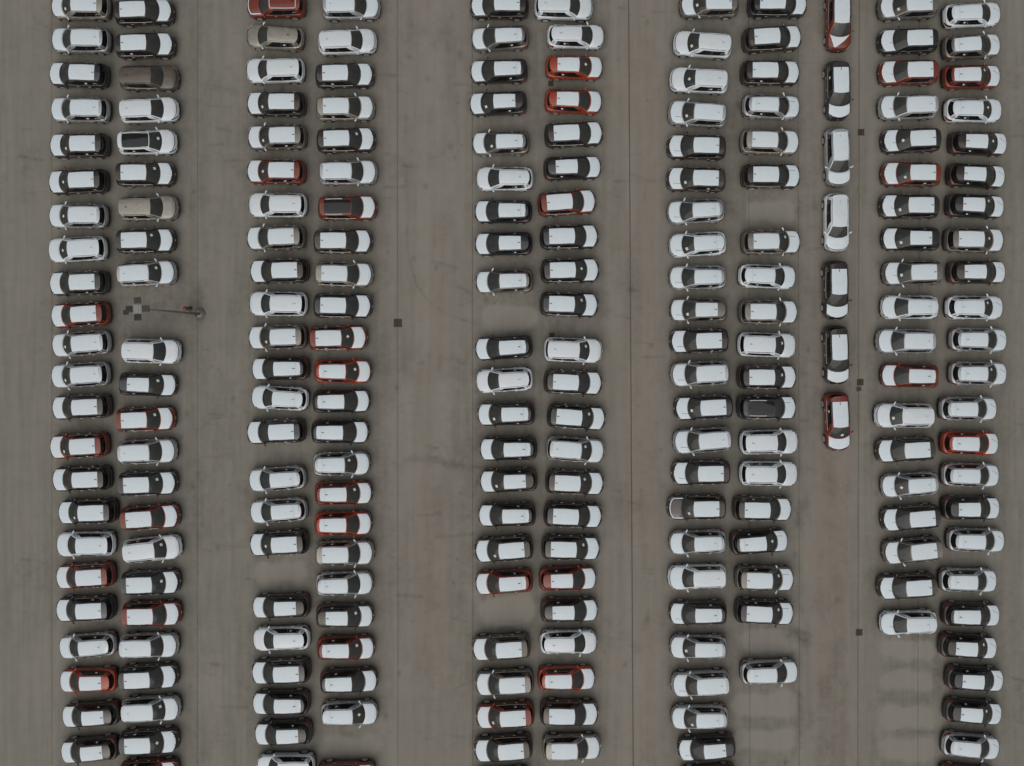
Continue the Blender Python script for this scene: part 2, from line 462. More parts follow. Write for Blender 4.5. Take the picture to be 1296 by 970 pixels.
class Shape:
    """One kind of car: surfaces as functions, x forward, y to the car's left, z up, metres."""

    def __init__(s, kind):
        s.kind = kind
        if kind == 'S':
            s.L, s.W = 4.40, .905
            s.nose, s.tail = 2.20, -2.20
            s.xwf, s.xwr, s.rw = 1.33, -1.32, .345
            s.xc, s.bow_b, s.wb = 1.22, .27, .80
            s.xrf, s.bow_t, s.wrf, s.wrm, s.wrr = .42, .07, .605, .65, .61
            s.xrr, s.bow_r = -1.86, .10
            s.xbr, s.bow_br, s.wbr = -2.08, .16, .76
            s.zt = [(-2.20, .80), (-2.10, .95), (-1.9, 1.03), (-.5, 1.04), (.95, 1.04), (1.25, 1.08), (1.85, 1.00), (2.04, .93), (2.13, .80), (2.20, .60)]
            s.zr = [(-2.0, 1.53), (-1.2, 1.575), (-.3, 1.60), (.3, 1.575), (.5, 1.545)]
            s.zbelt = 1.00
            s.ant = -1.37
            s.film_end = -1.52
            s.fw0, s.fw1 = .575, .59
            s.hood_front = .14
            s.ant_z, s.front_z = 1.60, .93
        else:
            s.L, s.W = 4.30, .87
            s.nose, s.tail = 2.15, -2.15
            s.xwf, s.xwr, s.rw = 1.30, -1.28, .325
            s.xc, s.bow_b, s.wb = 1.27, .27, .77
            s.xrf, s.bow_t, s.wrf, s.wrm, s.wrr = .40, .06, .56, .575, .50
            s.xrr, s.bow_r = -1.76, .16
            s.xbr, s.bow_br, s.wbr = -2.00, .24, .69
            s.zt = [(-2.15, .74), (-2.05, .90), (-1.85, 1.00), (-.5, .96), (.95, .94), (1.28, .97), (1.9, .87), (2.05, .80), (2.12, .68), (2.15, .58)]
            s.zr = [(-2.0, 1.42), (-1.2, 1.49), (-.3, 1.525), (.2, 1.51), (.5, 1.475)]
            s.zbelt = .92
            s.ant = -1.10
            s.film_end = -1.26
            s.fw0, s.fw1 = .53, .475
            s.hood_front = .08
            s.ant_z, s.front_z = 1.51, .81

    def w(s, x):
        xa = s.nose - .80
        if x > xa:
            t = min(1, (x - xa) / (s.nose - xa))
            return s.W * max(.0, 1 - t ** 2.7) ** (1 / 2.9)
        xb = s.tail + .62
        if x < xb:
            t = min(1, (xb - x) / (xb - s.tail))
            return s.W * max(.0, 1 - t ** 2.8) ** (1 / 3.2)
        return s.W * (1 - .018 * math.cos((x - 0) * 1.2) ** 2)

    def prof(s, x):
        w = s.w(x)
        zt = curve(s.zt, x)
        cr = .045 if x > 0 else .02
        wn_ = w / s.W
        sh = .17 * (0.5 + .5 * wn_)
        zb = .24 + (.05 if abs(x) > 1.9 else 0)
        pts = [(0, zt + cr), (.4 * w, zt + cr * .85), (.70 * w, zt + cr * .3), (.86 * w, zt - .025), (.945 * w, zt - .075), (.99 * w, zt - sh),
               (w, min(.62, zt - sh - .01)), (.985 * w, .46), (.97 * w, .32), (.90 * w, zb)]
        for xw in (s.xwf, s.xwr):          # the wheel opening
            d = abs(x - xw)
            Ra = s.rw + .055
            if d < Ra:
                za = s.rw + math.sqrt(Ra * Ra - d * d)
                pts = [(y, max(z, za) if i >= 6 else z) for i, (y, z) in enumerate(pts)]
        return pts

    def body(s, x, q):
        """q from -9 (left sill) over the hood to 9 (right sill)."""
        a = abs(q)
        p = s.prof(x)
        i = min(8, int(a)); t = a - i
        y = lerp(p[i][0], p[i + 1][0], t); z = lerp(p[i][1], p[i + 1][1], t)
        return Vector((x, y if q < 0 else -y, z))

    def top(s, x, y):
        p = s.prof(x)
        a = abs(y)
        for (y0, z0), (y1, z1) in zip(p[:6], p[1:7]):
            if a <= y1:
                return lerp(z0, z1, (a - y0) / (y1 - y0 + 1e-9))
        return p[6][1]

    # roof
    def wr(s, x):
        t = (x - s.xrr) / (s.xrf - s.xrr)
        t = max(0, min(1, t))
        if t > .5:
            return lerp(s.wrm, s.wrf, ((t - .5) * 2) ** 1.6)
        return lerp(s.wrm, s.wrr, ((.5 - t) * 2) ** 1.6)

    def roof_z(s, x, y):
        k = min(1.25, abs(y) / s.wr(x))
        return curve(s.zr, x) + .035 * (1 - k * k) - .03 * k ** 6

    def roof(s, b_, a):
        """b_ 0 rear .. 1 front, a -1 .. 1 across (a > 0 is the car's left)."""
        xr_ = s.xrr + s.bow_r * abs(a) ** 2.6
        xf_ = s.xrf - s.bow_t * abs(a) ** 2
        x = lerp(xr_, xf_, b_)
        y = a * s.wr(x)
        return Vector((x, y, s.roof_z(x, y)))

    def cab(s, seg, u, t):
        """The sides of the cabin. seg: front, left, right, rear; u along, t from 0 at the roof to 1 at the belt."""
        if seg == 'front':
            a = 1 - 2 * u
            T = s.roof(1, a)
            yb = a * s.wb
            xb = s.xc - s.bow_b * abs(a) ** 2.3
            Bm = Vector((xb, yb, s.top(xb, yb) - .012))
            P = T.lerp(Bm, t)
            return P + Vector((.35, 0, .8)) * (.035 * math.sin(math.pi * t))
        if seg == 'rear':
            a = 2 * u - 1
            T = s.roof(0, a)
            yb = a * s.wbr
            xb = s.xbr + s.bow_br * abs(a) ** 2.3
            Bm = Vector((xb, yb, s.top(xb, min(abs(yb), .8 * s.w(xb))) - .01))
            P = T.lerp(Bm, t)
            return P + Vector((-.8, 0, .4)) * (.03 * math.sin(math.pi * t))
        sg = 1 if seg == 'left' else -1
        T = s.roof(1 - u, sg)
        xf_ = s.xc - s.bow_b; xr_ = s.xbr + s.bow_br
        x = lerp(xf_, xr_, u)
        yb = lerp(s.wb, s.wbr, u) + .035 * math.sin(math.pi * u)
        yb = min(yb, s.w(x) * .93)
        Bm = Vector((x, sg * yb, s.top(x, yb) - .012))
        P = T.lerp(Bm, t)
        return P + Vector((0, sg, .25)) * (.055 * math.sin(math.pi * t))


CORE = Vector((0, 0, .55))


def panel(fn, us, vs, off=.006, skirt=.012):
    """A sheet over a surface fn(u, v), lifted by off, with a rim that goes back down by skirt."""
    nu, nv = len(us), len(vs)
    e = 1e-3
    V, N = [], []
    for u in us:
        for v in vs:
            p = fn(u, v)
            du = fn(u + e, v) - fn(u - e, v)
            dv = fn(u, v + e) - fn(u, v - e)
            n_ = du.cross(dv)
            if n_.length < 1e-12:
                n_ = p - CORE
            n_.normalize()
            if n_.dot(p - Vector((p.x * .6, 0, .45))) < 0:
                n_ = -n_
            V.append(p + n_ * off); N.append(n_)
    F = []
    flip = None
    for i in range(nu - 1):
        for j in range(nv - 1):
            f = (i * nv + j, (i + 1) * nv + j, (i + 1) * nv + j + 1, i * nv + j + 1)
            if flip is None:
                fnrm = (V[f[1]] - V[f[0]]).cross(V[f[3]] - V[f[0]])
                flip = fnrm.dot(N[f[0]]) < 0
            F.append(f[::-1] if flip else f)
    if skirt:
        ring = [j for j in range(nv)] + [i * nv + nv - 1 for i in range(1, nu)] + [(nu - 1) * nv + j for j in range(nv - 2, -1, -1)] + [i * nv for i in range(nu - 2, 0, -1)]
        base = len(V)
        for r_ in ring:
            V.append(V[r_] - N[r_] * skirt)
        m = len(ring)
        for k in range(m):
            k2 = (k + 1) % m
            f = (ring[k], ring[k2], base + k2, base + k)
            F.append(f if flip else f[::-1])
    return V, F


def lin(a, b_, n_):
    return [a + (b_ - a) * i / (n_ - 1) for i in range(n_)]


def tube(pts, rad, n_=6):
    V, F = [], []
    for i, p in enumerate(pts):
        p = Vector(p)
        d = (Vector(pts[min(i + 1, len(pts) - 1)]) - Vector(pts[max(i - 1, 0)])).normalized()
        up = Vector((0, 0, 1)) if abs(d.z) < .9 else Vector((1, 0, 0))
        a = d.cross(up).normalized(); c = a.cross(d)
        r_ = rad[i] if isinstance(rad, (list, tuple)) else rad
        for k in range(n_):
            t = 2 * math.pi * k / n_
            V.append(p + a * (r_ * math.cos(t)) + c * (r_ * math.sin(t)))
    for i in range(len(pts) - 1):
        for k in range(n_):
            k2 = (k + 1) % n_
            F.append((i * n_ + k, i * n_ + k2, (i + 1) * n_ + k2, (i + 1) * n_ + k))
    F.append(tuple(range(n_))[::-1]); F.append(tuple((len(pts) - 1) * n_ + k for k in range(n_)))
    return V, F


def lathe_y(prof, n_=20):
    """Turn (radius, y) pairs about the y axis."""
    V, F = [], []
    for r_, y in prof:
        for k in range(n_):
            t = 2 * math.pi * k / n_
            V.append(Vector((r_ * math.cos(t), y, r_ * math.sin(t))))
    for i in range(len(prof) - 1):
        for k in range(n_):
            k2 = (k + 1) % n_
            F.append((i * n_ + k, (i + 1) * n_ + k, (i + 1) * n_ + k2, i * n_ + k2))
    F.append(tuple((len(prof) - 1) * n_ + k for k in range(n_))[::-1])
    F.append(tuple(range(n_)))
    return V, F


def lathe_z(prof, n_=16):
    V, F = lathe_y([(r_, z) for r_, z in prof], n_)
    return [Vector((v.x, v.z, v.y)) for v in V], [f[::-1] for f in F]


PARTS = {}          # kind -> list of (part name, mesh, material key, parent index or None, tag, location)


def make_kind(kind):
    s = Shape(kind)
    out = []

    def add(name, data, mat, parent=None, tag='', smooth=True, loc=None):
        me = mesh_py(name, data[0], data[1], smooth)
        me.materials.append(mat if mat is not None else PAINT['k'])
        if smooth:
            me.set_sharp_from_angle(angle=R(38))
        out.append((name, me, mat is None, parent, tag, loc))
        return len(out) - 1

    # ---- lower body
    xs = sorted(set([round(v, 4) for v in
                     [s.nose - .80 * (1 - math.sin(math.pi / 2 * i / 12)) for i in range(13)] +
                     [s.tail + .62 * (1 - math.sin(math.pi / 2 * i / 10)) for i in range(11)] +
                     lin(s.tail + .62, s.nose - .80, 14) +
                     [xw + (s.rw + .054) * math.cos(math.pi * i / 8) for xw in (s.xwf, s.xwr) for i in range(9)]]))
    xs = [x for i, x in enumerate(xs) if i == 0 or x - xs[i - 1] > .008]
    xs[0] = s.tail + .004; xs[-1] = s.nose - .004
    qs = [-9, -8, -7, -6, -5, -4, -3, -2, -1, 0, 1, 2, 3, 4, 5, 6, 7, 8, 9]
    V, F = [], []
    for x in xs:
        for q in qs:
            V.append(s.body(x, q))
    nq = len(qs)
    for i in range(len(xs) - 1):
        for j in range(nq - 1):
            F.append((i * nq + j, i * nq + j + 1, (i + 1) * nq + j + 1, (i + 1) * nq + j))
    F = [f[::-1] for f in F]
    F.append(tuple(range(nq))[::-1][::-1]); F.append(tuple((len(xs) - 1) * nq + j for j in range(nq))[::-1])
    body = add("body", (V, F), None, tag='paint')
    add("underbody", box_data(s.tail + .12, s.nose - .16, -s.W * .80, s.W * .80, .20, .60), M_UNDER, smooth=False)
    # dark lower cladding round the sills and bumpers
    for sg in (1, -1):
        add("sill_cladding", panel(lambda x, q: s.body(x, q), lin(s.xwr + s.rw + .07, s.xwf - s.rw - .07, 8), lin(sg * -7.6, sg * -9, 3), .012, .02), M_PLASTIC)

    def end_strip(x_edge, q0, q1):
        """A bumper skin that wraps round the car's end in one piece."""
        rows = [(x, 1) for x in x_edge] + [(x, -1) for x in x_edge[::-1]]
        V, F = [], []
        for lift in (.010, -.012):
            for x, sg in rows:
                for q in lin(q0, q1, 4):
                    p = s.body(x, -sg * q)
                    n_ = Vector((p.x * .35 if abs(p.x) > s.nose - .3 else 0, p.y, 0)).normalized()
                    V.append(p + n_ * lift)
        m = len(rows)
        for i in range(m - 1):
            for j in range(3):
                F.append((i * 4 + j, i * 4 + j + 1, (i + 1) * 4 + j + 1, (i + 1) * 4 + j))
            for j in (0, 3):
                F.append((i * 4 + j, (i + 1) * 4 + j, (m + i + 1) * 4 + j, (m + i) * 4 + j))
        if x_edge[0] > 0:
            F = [f[::-1] for f in F]
        return V, F
    fx = [s.nose - .80 * (1 - math.sin(math.pi / 2 * i / 9)) for i in range(3, 10)]; fx[-1] -= .006
    rx = [s.tail + .62 * (1 - math.sin(math.pi / 2 * i / 9)) for i in range(4, 10)]; rx[-1] += .006
    add("front_bumper", end_strip(fx, 6.6, 9), M_PLASTIC)
    add("rear_bumper", end_strip(rx, 6.2, 9), M_PLASTIC)
    # wheel arches
    for xw in (s.xwf, s.xwr):
        for sg in (1, -1):
            V, F = [], []
            m = 12
            for i in range(m + 1):
                t = math.pi * (.04 + .92 * i / m)
                for rr, yy in ((s.rw + .035, s.W * .90), (s.rw + .035, s.W + .012), (s.rw + .085, s.W + .010), (s.rw + .10, s.W - .03)):
                    V.append(Vector((xw + rr * math.cos(t), sg * yy * 1.0, s.rw + rr * math.sin(t))))
            for i in range(m):
                for j in range(3):
                    f = (i * 4 + j, i * 4 + j + 1, (i + 1) * 4 + j + 1, (i + 1) * 4 + j)
                    F.append(f if sg < 0 else f[::-1])
            add("wheel_arch", (V, F), M_PLASTIC if kind == 'S' else None, tag='' if kind == 'S' else 'paint')
    # ---- hood
    hx0, hx1 = s.hood_front - .03, .05

    def hood_fn(b_, a):
        y = a * (.80 if kind == 'S' else .765) * .99
        xr_ = s.xc - s.bow_b * (abs(y) / s.wb) ** 2.3 + hx1
        xf_ = s.nose - s.hood_front - .30 * abs(a) ** 2.6
        x = lerp(xr_, xf_, b_)
        lim = .88 * s.w(x)
        y = max(-lim, min(lim, y))
        return Vector((x, y, s.top(x, y)))
    hood_u = lin(0, 1, 9); hood_v = lin(-1, 1, 15)
    add("hood", panel(lambda b_, a: hood_fn(lerp(0, 1.0, b_), a), hood_u, hood_v, .006, .012), None, tag='paint')
    out_h = len(out) - 1
    # ---- cabin shell with the roof skin
    data = panel(s.roof, lin(0, 1, 12), lin(-1, 1, 13), 0, 0)
    for seg, nu in (('front', 13), ('left', 12), ('right', 12), ('rear', 13)):
        data = join([data, panel(lambda u, t, sg=seg: s.cab(sg, min(1, max(0, u)), t), lin(0, 1, nu), lin(0, 1, 6), 0, 0)])
    add("cabin", data, None, tag='paint')
    ws = add("windshield", panel(lambda u, t: s.cab('front', u, t), lin(.055, .945, 13), lin(.03, .985, 7), .006, .01), M_GLASS, tag='windshield')
    rw_ = add("rear_window", panel(lambda u, t: s.cab('rear', u, t), lin(.09, .91, 11), lin(.12 if kind == 'S' else .10, .93, 5), .006, .01), M_DGLASS)
    wins = ((.19, .50), (.53, .79), (.82, .92)) if kind == 'S' else ((.20, .52), (.55, .84))
    side_wins = []
    for seg in ('left', 'right'):
        add("window_band", panel(lambda u, t, sg=seg: s.cab(sg, lerp(u - .09 * t + .03, u - .04 * (.5 - t), (u - .15) / .76), t), lin(.15, .91, 10), lin(.08, .92, 5), .002, .004), M_PLASTIC)
    for seg in ('left', 'right'):
        for k, (a, b_) in enumerate(wins):
            def f(u, t, sg=seg):
                return s.cab(sg, u, t)
            nm = "quarter_window" if k == 2 else "side_window"
            if k == 0:      # the front edge leans with the windscreen pillar
                def f(u, t, sg=seg, a=a, b_=b_):
                    uu = lerp(a - .10 * t + .02, b_, (u - a) / (b_ - a))
                    return s.cab(sg, uu, t)
            if nm == "quarter_window" or (kind == 'H' and k == 1):
                def f(u, t, sg=seg, a=a, b_=b_):
                    uu = lerp(a, b_ + .06 * (.5 - t) * -1 - .04 * (1 - t), (u - a) / (b_ - a))
                    return s.cab(sg, uu, t)
            i = add(nm, panel(f, lin(a, b_, 6), lin(.10, .90, 4), .006, .012), M_DGLASS)
            side_wins.append((seg, k, i))
    # trim along the belt
    for seg in ('left', 'right'):
        path = [s.cab(seg, u, .955) + Vector((0, (1 if seg == 'left' else -1) * .012, .004)) for u in lin(.10, .90, 12)]
        path = [p + Vector((0, (1 if seg == 'left' else -1) * .008, .006)) for p in path]
        if kind == 'S':         # the trim turns up round the quarter window
            path += [s.cab(seg, u, t) + Vector((0, (1 if seg == 'left' else -1) * .022, .010)) for u, t in ((.915, .75), (.905, .5), (.87, .36), (.83, .36), (.80, .5), (.79, .9))]
        add("window_trim", tube(path, .0155 if kind == 'S' else .010, 5), M_CHROME if kind == 'S' else M_PLASTIC)
    # wipers on the windscreen
    for y0, y1 in ((.50, -.02), (.02, -.46)):
        pts = []
        for k in range(4):
            y = lerp(y0, y1, k / 3)
            u = (1 - y / s.wb) / 2
            pts.append(s.cab('front', u, .96 - .07 * (k / 3)) + Vector((.006, 0, .022)))
        add("wiper", tube(pts, .011, 5), M_PLASTIC, parent=ws)
    # ---- lights
    for sg in (1, -1):
        x0, x1 = (s.nose - .50, s.nose - .075)
        fxs = [lerp(x0, x1, math.sin(math.pi / 2 * i / 6)) for i in range(7)]

        def hl(x, q):
            return s.body(x, q)
        add("headlight", panel(hl, fxs, lin(sg * -3.05, sg * -4.3, 4), .010, .02), M_LAMP)
        led = [hl(x, sg * -3.7) + Vector((.01, 0, .018)) for x in lin(x0 + .06, x1 - .02, 5)]
        add("light_strip", tube(led, .014, 5), M_CHROME, parent=len(out) - 1)
        if kind == 'H':
            add("tail_light", panel(hl, [s.tail + .50 - .46 * math.sin(math.pi / 2 * i / 6) for i in range(7)], lin(sg * -3.5, sg * -5.3, 4), .012, .02), M_TAIL)
        else:
            add("tail_light", panel(hl, [s.tail + .26 - .235 * math.sin(math.pi / 2 * i / 6) for i in range(7)], lin(sg * -4.6, sg * -5.5, 3), .012, .02), M_TAILD)
        add("fog_lamp", panel(hl, lin(s.nose - .30, s.nose - .16, 3), lin(sg * -7.0, sg * -7.6, 2), .014, .02), M_CHROME)
    # grille across the nose, with a bright bar
    gx = s.nose - .006
    gy = .42
    V, F = box_data(s.nose - .10, s.nose + .004, -gy, gy, .50, .64)
    add("grille", (V, F), M_PLASTIC, smooth=False)
    nose_line = [Vector((0, 0, 0)) + hood_fn(1.0, a) + Vector((.035, 0, -.01)) for a in lin(-.86, .86, 13)]
    add("grille_slot", tube(nose_line, .02, 5), M_PLASTIC)
    add("emblem", box_data(s.nose - .02, s.nose + .012, -.07, .07, .60, .665), M_CHROME, smooth=False)
    # ---- mirrors
    for sg in (1, -1):
        xm = s.xc - s.bow_b - .13
        ym = s.w(xm) * .93
        pts = [(xm + .03, sg * (ym - .03), s.zbelt + .03), (xm + .02, sg * (ym + .05), s.zbelt + .05), (xm - .02, sg * (ym + .13), s.zbelt + .07),
               (xm - .06, sg * (ym + .20), s.zbelt + .07), (xm - .075, sg * (ym + .235), s.zbelt + .065)]
        add("side_mirror", tube(pts, [.03, .045, .062, .056, .025], 8), None, tag='mirror')
    # ---- doors with handles
    for sg in (1, -1):
        xm = -.16 if kind == 'S' else -.12
        for a, b_ in ((xm + .012, .86), (-1.02 if kind == 'S' else -.98, xm - .012)):
            d = add("door", panel(lambda x, q: s.body(x, q), lin(a, b_, 6), lin(sg * -4.7, sg * -7.4, 5), .008, .014), None, tag='paint')
            hx = a + .14
            p = s.body(hx, sg * -5.15)
            hv, hf = box_data(hx - .085, hx + .085, p.y - .013, p.y + .013, p.z - .016, p.z + .016)
            add("handle", ([Vector(v) + Vector((0, sg * .014, 0)) for v in hv], hf), M_CHROME, parent=d, tag='handle', smooth=False)
    # ---- wheels
    rim_prof = [(s.rw * .66, .0), (s.rw * .64, -.02), (s.rw * .3, -.03), (.05, -.02), (.035, 0)]
    tyre = lathe_y([(s.rw * .64, -.11), (s.rw * .93, -.115), (s.rw, -.08), (s.rw, .08), (s.rw * .93, .115), (s.rw * .66, .105), (s.rw * .64, .05)], 20)
    spokes = ([], [])
    for k in range(5):
        t = 2 * math.pi * k / 5
        m3 = Matrix.Rotation(t, 4, 'Y')
        bv, bf = box_data(.02, s.rw * .64, -.01, .012, -.03, .03)
        spokes = join([spokes, ([m3 @ Vector(v) for v in bv], bf)])
    ringd = lathe_y([(s.rw * .60, -.02), (s.rw * .67, -.02), (s.rw * .67, .018), (s.rw * .60, .012)], 20)
    rim = join([spokes, ringd, lathe_y([(.06, -.02), (.06, .015), (.03, .022)], 10)])
    # shut line between the tailgate and the bumper
    pts = [s.body(s.tail + .07 + .16 * (abs(q) / 5) ** 2, q) + Vector((-.006, 0, .006)) for q in lin(-5, 5, 13)]
    add("tailgate_gap", tube(pts, .013, 5), M_PLASTIC)
    # turn the rim's outer side outwards on both sides by mirroring it
    for xw in (s.xwf, s.xwr):
        for sg in (1, -1):
            tv = [Vector((v.x, v.y * sg, v.z)) for v in tyre[0]]
            tf = tyre[1] if sg > 0 else [f[::-1] for f in tyre[1]]
            wv = [Vector((v.x, v.y * sg + sg * .108, v.z)) for v in rim[0]]
            wf = rim[1] if sg > 0 else [f[::-1] for f in rim[1]]
            loc = Vector((xw, sg * (s.W - .10), s.rw))
            wi = add("wheel", (tv, tf), M_RUBBER, loc=loc)
            add("rim", (wv, wf), M_ALLOY, parent=wi, smooth=False)
    # ---- roof gear
    if kind == 'S':
        for sg in (1, -1):
            pts = []
            for k, b_ in enumerate(lin(.10, .86, 8)):
                p = s.roof(b_, sg * .955)
                pts.append(p + Vector((0, 0, .045 if 0 < k < 7 else .0)))
            add("roof_rail", tube(pts, .017, 6), M_PLASTIC, tag='rail')
    for sg in (1, -1):
        pts = [s.roof(b_, sg * .90) + Vector((0, 0, .004)) for b_ in lin(.05, .97, 9)]
        add("roof_gutter", tube(pts, .013, 5), M_PLASTIC)
    zA = s.roof_z(s.ant, 0)
    av = [(-.11, -.030, 0), (-.11, .030, 0), (.09, .022, 0), (.09, -.022, 0), (-.085, -.008, .075), (-.085, .008, .075), (-.03, .008, .055), (-.03, -.008, .055)]
    av = [Vector(v) + Vector((s.ant, 0, zA + .002)) for v in av]
    af = [(0, 1, 2, 3), (0, 4, 5, 1), (4, 7, 6, 5), (1, 5, 6, 2), (0, 3, 7, 4), (3, 2, 6, 7)]
    add("antenna", (av, af), M_PLASTIC, tag='antenna', smooth=False)
    # spoiler over the rear window
    V, F = panel(lambda b_, a: s.roof(b_, a), lin(-.035, .06, 3), lin(-.86, .86, 9), .010, .04)
    add("spoiler", (V, F), None, tag='paint')
    # ---- variants: films, panoramic roof, papers
    def xyfilm(x0, x1, w0, w1, bow, corner=0.0):
        def fn(b_, a):
            xf_ = x1 - bow * a * a
            xr_ = x0 + corner * abs(a) ** 6
            x = lerp(xr_, xf_, b_)
            y = a * lerp(w0, w1, b_)
            return Vector((x, y, s.roof_z(x, y)))
        return fn
    add("roof_film", panel(xyfilm(s.film_end, s.xrf - .03, s.fw1, s.fw0, .085 if kind == 'S' else .06), lin(0, 1, 10), lin(-1, 1, 11), .009, .012), M_FILM, tag='film_R')
    if kind == 'H':
        add("roof_film", panel(xyfilm(s.xrr + .10, s.xrf - .03, s.fw1 - .01, s.fw0, .06, .07), lin(0, 1, 10), lin(-1, 1, 13), .009, .012), M_FILM, tag='film_F')
    else:
        add("roof_film", panel(xyfilm(s.xrr + .03, s.xrf - .03, .57, .58, .085, .06), lin(0, 1, 10), lin(-1, 1, 13), .009, .012), M_FILM, tag='film_F')
    fi = len(out) - 1
    xs_ = s.ant - .17
    V, F = panel(lambda x, a: Vector((x, a * .46, s.roof_z(x, a * .46))), lin(xs_ - .008, xs_ + .008, 2), lin(-1, 1, 7), .013, .004)
    add("film_seam", (V, F), M_SEAM, parent=fi, tag='seam')
    hf = lin(.0, 1, 9)
    def cut_edge(b_, a):
        k = 0
        if abs(a) > .25 and kind == 'S':
            k = .055 * (.5 + .5 * math.sin(a * 31)) * (b_ ** 4)
        return hood_fn(lerp(.02, .99 - k, b_), a * .97)
    add("hood_film", panel(cut_edge, hf, lin(-1, 1, 41), .014, .012), M_FILM, tag='film_hood')
    hoodf = len(out) - 1
    # torn film: a triangle over one side of the hood
    def torn(b_, a):
        k = lerp(1, .16, b_)
        return hood_fn(b_ * .92, lerp(-.10, .96, (a + 1) / 2) * k + (1 - k) * -.30 if a < 1.1 else a)
    add("torn_hood_film", panel(lambda b_, a: hood_fn(b_ * .94, -.45 * b_ + a * .94 * (1 - .92 * b_)), hf, lin(-1, 1, 11), .014, .012), M_FILM, tag='film_torn')
    # film left only as strips round the hood's edge
    loop = [hood_fn(b_, .93) for b_ in lin(.05, .85, 5)] + [hood_fn(.965, a) for a in lin(.85, -.85, 9)] + [hood_fn(b_, -.93) for b_ in lin(.85, .05, 5)]
    rib = ([], [])
    V, F = [], []
    for i, p in enumerate(loop):
        d = (loop[min(i + 1, len(loop) - 1)] - loop[max(i - 1, 0)]); d.z = 0; d.normalize()
        n_ = Vector((-d.y, d.x, 0)) * .035
        for e in (-1, 1):
            qv = p + n_ * e
            qv.z = s.top(qv.x, qv.y) + .016
            V.append(qv)
    for i in range(len(loop) - 1):
        F.append((2 * i, 2 * i + 1, 2 * i + 3, 2 * i + 2))
    base = len(V)
    V += [v - Vector((0, 0, .012)) for v in V]
    m = len(loop)
    for i in range(m - 1):
        F.append((2 * i, 2 * i + 2, base + 2 * i + 2, base + 2 * i)); F.append((2 * i + 1, base + 2 * i + 1, base + 2 * i + 3, 2 * i + 3))
    add("film_strip", (V, F), M_FILM, tag='film_edge')
    rl = [s.roof(b_, .80) for b_ in lin(.12, .93, 7)] + [s.roof(.95, a) for a in lin(.7, -.7, 7)] + [s.roof(b_, -.80) for b_ in lin(.93, .12, 7)] + [s.roof(.10, a) for a in lin(-.7, .8, 7)]
    add("film_strip", tube([p + Vector((0, 0, .012)) for p in rl], .03, 5), M_FILM, tag='film_roofedge')
    add("glass_roof", panel(s.roof, lin(.10, .985, 8), lin(-.80, .80, 9), .008, .012), M_DGLASS, tag='glassroof')
    for sg in (1, -1):
        pts = [s.roof(b_, sg * .88) + Vector((0, 0, .05)) for b_ in lin(.14, .72, 6)]
        add("roof_rail", tube(pts, .032, 6), M_RAILW, tag='railw')
    # papers behind the windscreen, in three usual places on the driver's side
    for k, (y, t, ang) in enumerate(((.36, .62, .15), (.10, .50, .8), (.40, .36, .3), (.18, .70, .1))):
        u0 = (1 - y / s.wb) / 2
        def fn(a, c_, u0=u0, t=t, ang=ang):
            du_ = (a * math.cos(ang) - c_ * math.sin(ang)) * .085
            dt_ = (a * math.sin(ang) + c_ * math.cos(ang)) * .10
            return s.cab('front', u0 + du_ / (2 * s.wb) * 1.25, t + dt_ * .95)
        add("paper_sheet", panel(fn, lin(-1, 1, 3), lin(-1, 1, 3), .011, .003), M_PAPER, parent=ws, tag='paper%d' % k)
    # white sticker on the rear side windows of the hatchback
    for seg, k, i in side_wins:
        if k == 1:
            u0, u1 = ((.60, .67) if kind == 'H' else (.55, .62))
            add("window_sticker", panel(lambda u, t, sg=seg: s.cab(sg, u, t), lin(u0, u1, 2), lin(.30, .55, 2), .012, .004), M_PAPER, parent=i, tag='sticker')
    # reflection of something thin overhead, painted as a dark strip on the hood film
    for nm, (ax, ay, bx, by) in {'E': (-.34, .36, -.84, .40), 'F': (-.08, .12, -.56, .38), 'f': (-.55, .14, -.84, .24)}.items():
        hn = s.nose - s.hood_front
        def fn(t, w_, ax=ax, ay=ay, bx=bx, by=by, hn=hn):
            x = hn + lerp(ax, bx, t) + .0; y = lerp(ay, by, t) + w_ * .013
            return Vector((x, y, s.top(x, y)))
        add("film_crease", panel(fn, lin(0, 1, 5), [-1, 1], .019, .005), M_REFLECTION, parent=hoodf, tag='crease' + nm)
    return s, out


KINDS = {k: make_kind(k) for k in ('S', 'H')}

COLOUR_WORD = {'k': "black", 'g': "charcoal", 'd': "dark brown", 'n': "bronze brown", 'c': "champagne", 'b': "beige", 's': "silver", 'w': "white", 'r': "dark red", 'o': "bright red"}


def jitter_cache(key):
    return PAINT[key]


